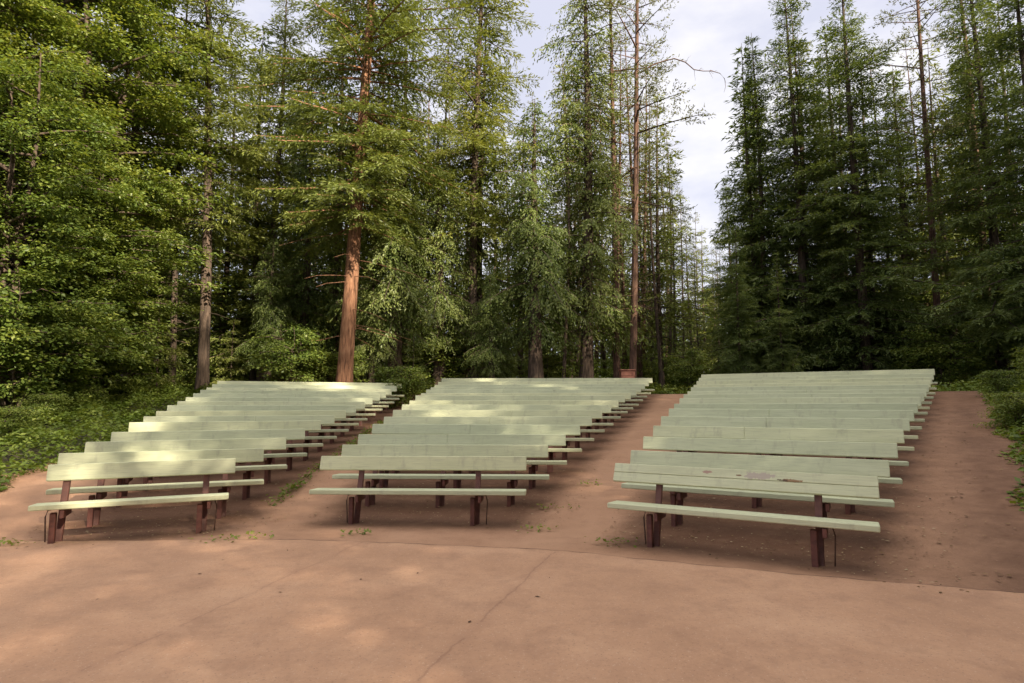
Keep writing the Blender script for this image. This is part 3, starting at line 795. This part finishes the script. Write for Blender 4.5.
def rear_pts(rng, n):
    a = rng.uniform(rad(-48), rad(52), n); t = rng.uniform(17.4, 27, n)
    r = t + 8; x = CX + np.sin(a)*r; y = CY + np.cos(a)*r
    return x, y, np.clip(lump(x, y), .2, 1.2)*np.clip((t-17.3)/1.0, .15, 1)
cover('ground_cover', left_pts, 120000, .50, .085, 'bright leafy ground cover left of the left bench block', 3)
cover('ground_cover', right_pts, 70000, .42, .09, 'dark green ground cover along the right-hand walk', 4)
cover('ground_cover', rear_pts, 50000, .45, .12, 'low undergrowth on the forest floor behind the benches', 5)
# weeds along the inner edge of the left block
def weed_pts(rng, n):
    a, d0, sp, uL, dL, uR, dR = SEC['left']
    i = rng.uniform(1.0, 10, n); cl = .5+.5*np.sin(i*5.3)*np.sin(i*2.1)
    k = rng.random(n) < cl**1.5 + .05; i = i[k]
    d = d0 + sp*i; u = uR + dR*i + .12 + rng.normal(0, .07, len(i))
    return CX + math.sin(a)*d + math.cos(a)*u, CY + math.cos(a)*d - math.sin(a)*u, np.full(len(i), 1.0)
cover('weeds', weed_pts, 2600, .10, .055, 'strip of low green weeds along the inner ends of the left benches', 6, cat='weeds')
def tuft_pts(rng, n):
    C = [(-3.4, 7.15), (-3.1, 7.35), (.30, 7.75), (-5.75, 6.95), (.55, 8.9), (1.15, 7.0), (-1.9, 7.55), (1.3, 10.1)]
    i = rng.integers(0, len(C), n); C = np.array(C)
    return C[i,0] + rng.normal(0, .13, n), C[i,1] + rng.normal(0, .06, n), np.full(n, 1.0)
cover('weeds', tuft_pts, 300, .07, .045, 'sparse yellowish weed tufts by the feet of the front benches', 8, cat='weeds')

# fallen leaves, twigs and pebbles on the earth
def litter(name, n, seed, mats_, label, cat, ptf, s0, s1, cats):
    rng = np.random.default_rng(seed); x, y = ptf(rng, n); n = len(x); z = ground_z(x, y) + .022
    az = rng.uniform(0, 6.28, n); P = np.stack([x, y, z], -1)
    D_ = np.stack([np.cos(az), np.sin(az), rng.uniform(-.02, .22, n)], -1)
    ln = rng.uniform(s0, s1, n); v, f = kites(P, D_, np.array([0, 0, 1.])+rng.normal(0, .15, (n, 3)), ln, ln*rng.uniform(.3, .7, n))
    me = new_mesh(name, v, f, [mats_], attr={'leaf': np.repeat(rng.random(n), 4)})
    tag(link(name, me), label, cat, kind='stuff')
M_LIT = leafmat('dry_leaves', (.06, .035, .02), (.26, .17, .08), (.50, .42, .28), .1, 3)
def under(rng, n):
    X, Y = [], []
    for a, d0, sp, uL, dL, uR, dR in SEC.values():
        i = rng.uniform(-.7, 6, n)*rng.random(n)**.5; d = d0 + sp*i; u = rng.uniform(uL+dL*i-.25, uR+dR*i+.6)
        X.append(CX + math.sin(a)*d + math.cos(a)*u); Y.append(CY + math.cos(a)*d - math.sin(a)*u)
    return np.concatenate(X), np.concatenate(Y)
litter('fallen_leaves', 1700, 21, M_LIT, 'scattered dry leaves and bits of bark under the front benches', 'leaves', under, .010, .045, None)
def floorp(rng, n):
    x = rng.uniform(-7, 4, n); y = rng.uniform(2.8, 6.9, n); k = y < edge_y(x) - .05
    return x[k], y[k]
M_LIT2 = leafmat('dark_twigs', (.03, .018, .012), (.07, .04, .025), (.12, .07, .04), .05, 3)
litter('fallen_twigs', 26, 22, M_LIT2, 'a few small dark leaves and twigs lying on the pink stage floor', 'twigs', floorp, .015, .055, None)
def rwalk(rng, n):
    y = rng.uniform(5, 16, n); xr = np.interp(y, [p[1] for p in REd], [p[0] for p in REd]); return xr - rng.random(n)*2.4 - .1, y
litter('fallen_leaves', 260, 23, M_LIT, 'pale dry leaves scattered over the right-hand walk', 'leaves', rwalk, .02, .075, None)

# reddish wooden box behind the last middle row
bx = bpy.data.objects.new('wooden_box', None); COL.objects.link(bx)
x, y = at(627, 24.5); z = float(ground_z(x, y)); bx.location = (x, y, z)
mb = MB()
for k in range(5): mb.board((0, -.2, .1+.19*k), (1, 0, 0), (0, 1, 0), (0, 0, 1), (.56, .03, .18), .006); mb.board((0, .2, .1+.19*k), (1, 0, 0), (0, 1, 0), (0, 0, 1), (.56, .03, .18), .006)
for sx in (-.265, .265):
    for k in range(5): mb.board((sx, 0, .1+.19*k), (0, 1, 0), (1, 0, 0), (0, 0, 1), (.368, .03, .18), .006)
M_BOX = simple('red_wood', (.20, .075, .05), (.33, .14, .10), 7, .7, .3)
link('box_body', mb.mesh('box_body', [M_BOX]), bx)
mb = MB(); mb.board((0, 0, 1.0), (1, 0, 0), (0, 1, 0), (0, 0, 1), (.64, .5, .05), .01); link('lid', mb.mesh('lid', [M_BOX]), bx)
tag(bx, 'small red-brown wooden box behind the right end of the last middle bench', 'box')

# ------------------------------------------------------------------ light and sky
       # azimuth clockwise from the view direction (+Y)
sd = Vector((math.sin(SUN_AZ)*math.cos(SUN_EL), math.cos(SUN_AZ)*math.cos(SUN_EL), math.sin(SUN_EL)))
sl = bpy.data.lights.new('sun', 'SUN'); sl.energy = 5.0; sl.angle = rad(.8); sl.color = (1, .87, .66)
so = bpy.data.objects.new('sun', sl); COL.objects.link(so); so.rotation_euler = sd.to_track_quat('Z', 'Y').to_euler(); so.location = (20, -20, 40)
w = bpy.data.worlds.new('World'); scene.world = w; w.use_nodes = True; nt = w.node_tree
bg = nt.nodes['Background']
sky = N(nt, 'ShaderNodeTexSky'); sky.sky_type = 'NISHITA'; sky.sun_disc = False
sky.sun_elevation = SUN_EL; sky.sun_rotation = SUN_AZ; sky.dust_density = 2.0; sky.air_density = 1.0
tc = N(nt, 'ShaderNodeTexCoord').outputs['Generated']
cl = noise(nt, scaled(nt, tc, (1, 1, 2.4)), 2.6, 8, .55)
cf = ramp(nt, cl, [(.42, (0, 0, 0)), (.60, (1, 1, 1))])
CLOUD = 1.0
cloudc = mix(nt, cf, (3.95, 4.0, 4.7), (5.6, 5.45, 5.6))
sz = N(nt, 'ShaderNodeSeparateXYZ'); nt.links.new(tc, sz.inputs[0])
high = N(nt, 'ShaderNodeMapRange'); high.interpolation_type = 'SMOOTHSTEP'; nt.links.new(sz.outputs['Z'], high.inputs['Value'])
high.inputs['From Min'].default_value = .60; high.inputs['From Max'].default_value = .92
cloudc = mix(nt, high.outputs[0], cloudc, (10.2, 9.4, 8.6))      # added warm brightness overhead, out of view, to lift light on the ground
fin = mix(nt, .88, sky.outputs[0], cloudc)
nt.links.new(fin, bg.inputs['Color']); bg.inputs['Strength'].default_value = .085
# ------------------------------------------------------------------ camera
cam = bpy.data.cameras.new('camera'); co_ = bpy.data.objects.new('camera', cam); COL.objects.link(co_)
co_.location = (0, 0, 1.6); cam.sensor_width = 36; cam.lens = 594.75/1024*36
co_.rotation_euler = (rad(90) + math.atan((404.45-341.5)/594.75), 0, 0); cam.clip_end = 2000; cam.clip_start = .05
scene.camera = co_
scene.render.resolution_x = 1024; scene.render.resolution_y = 683
vs = scene.view_settings; vs.view_transform = 'Standard'; vs.look = 'None'; vs.gamma = 1; vs.exposure = 1.28

scene.cycles.max_bounces = 5; scene.cycles.diffuse_bounces = 3; scene.cycles.transmission_bounces = 3; scene.cycles.glossy_bounces = 2
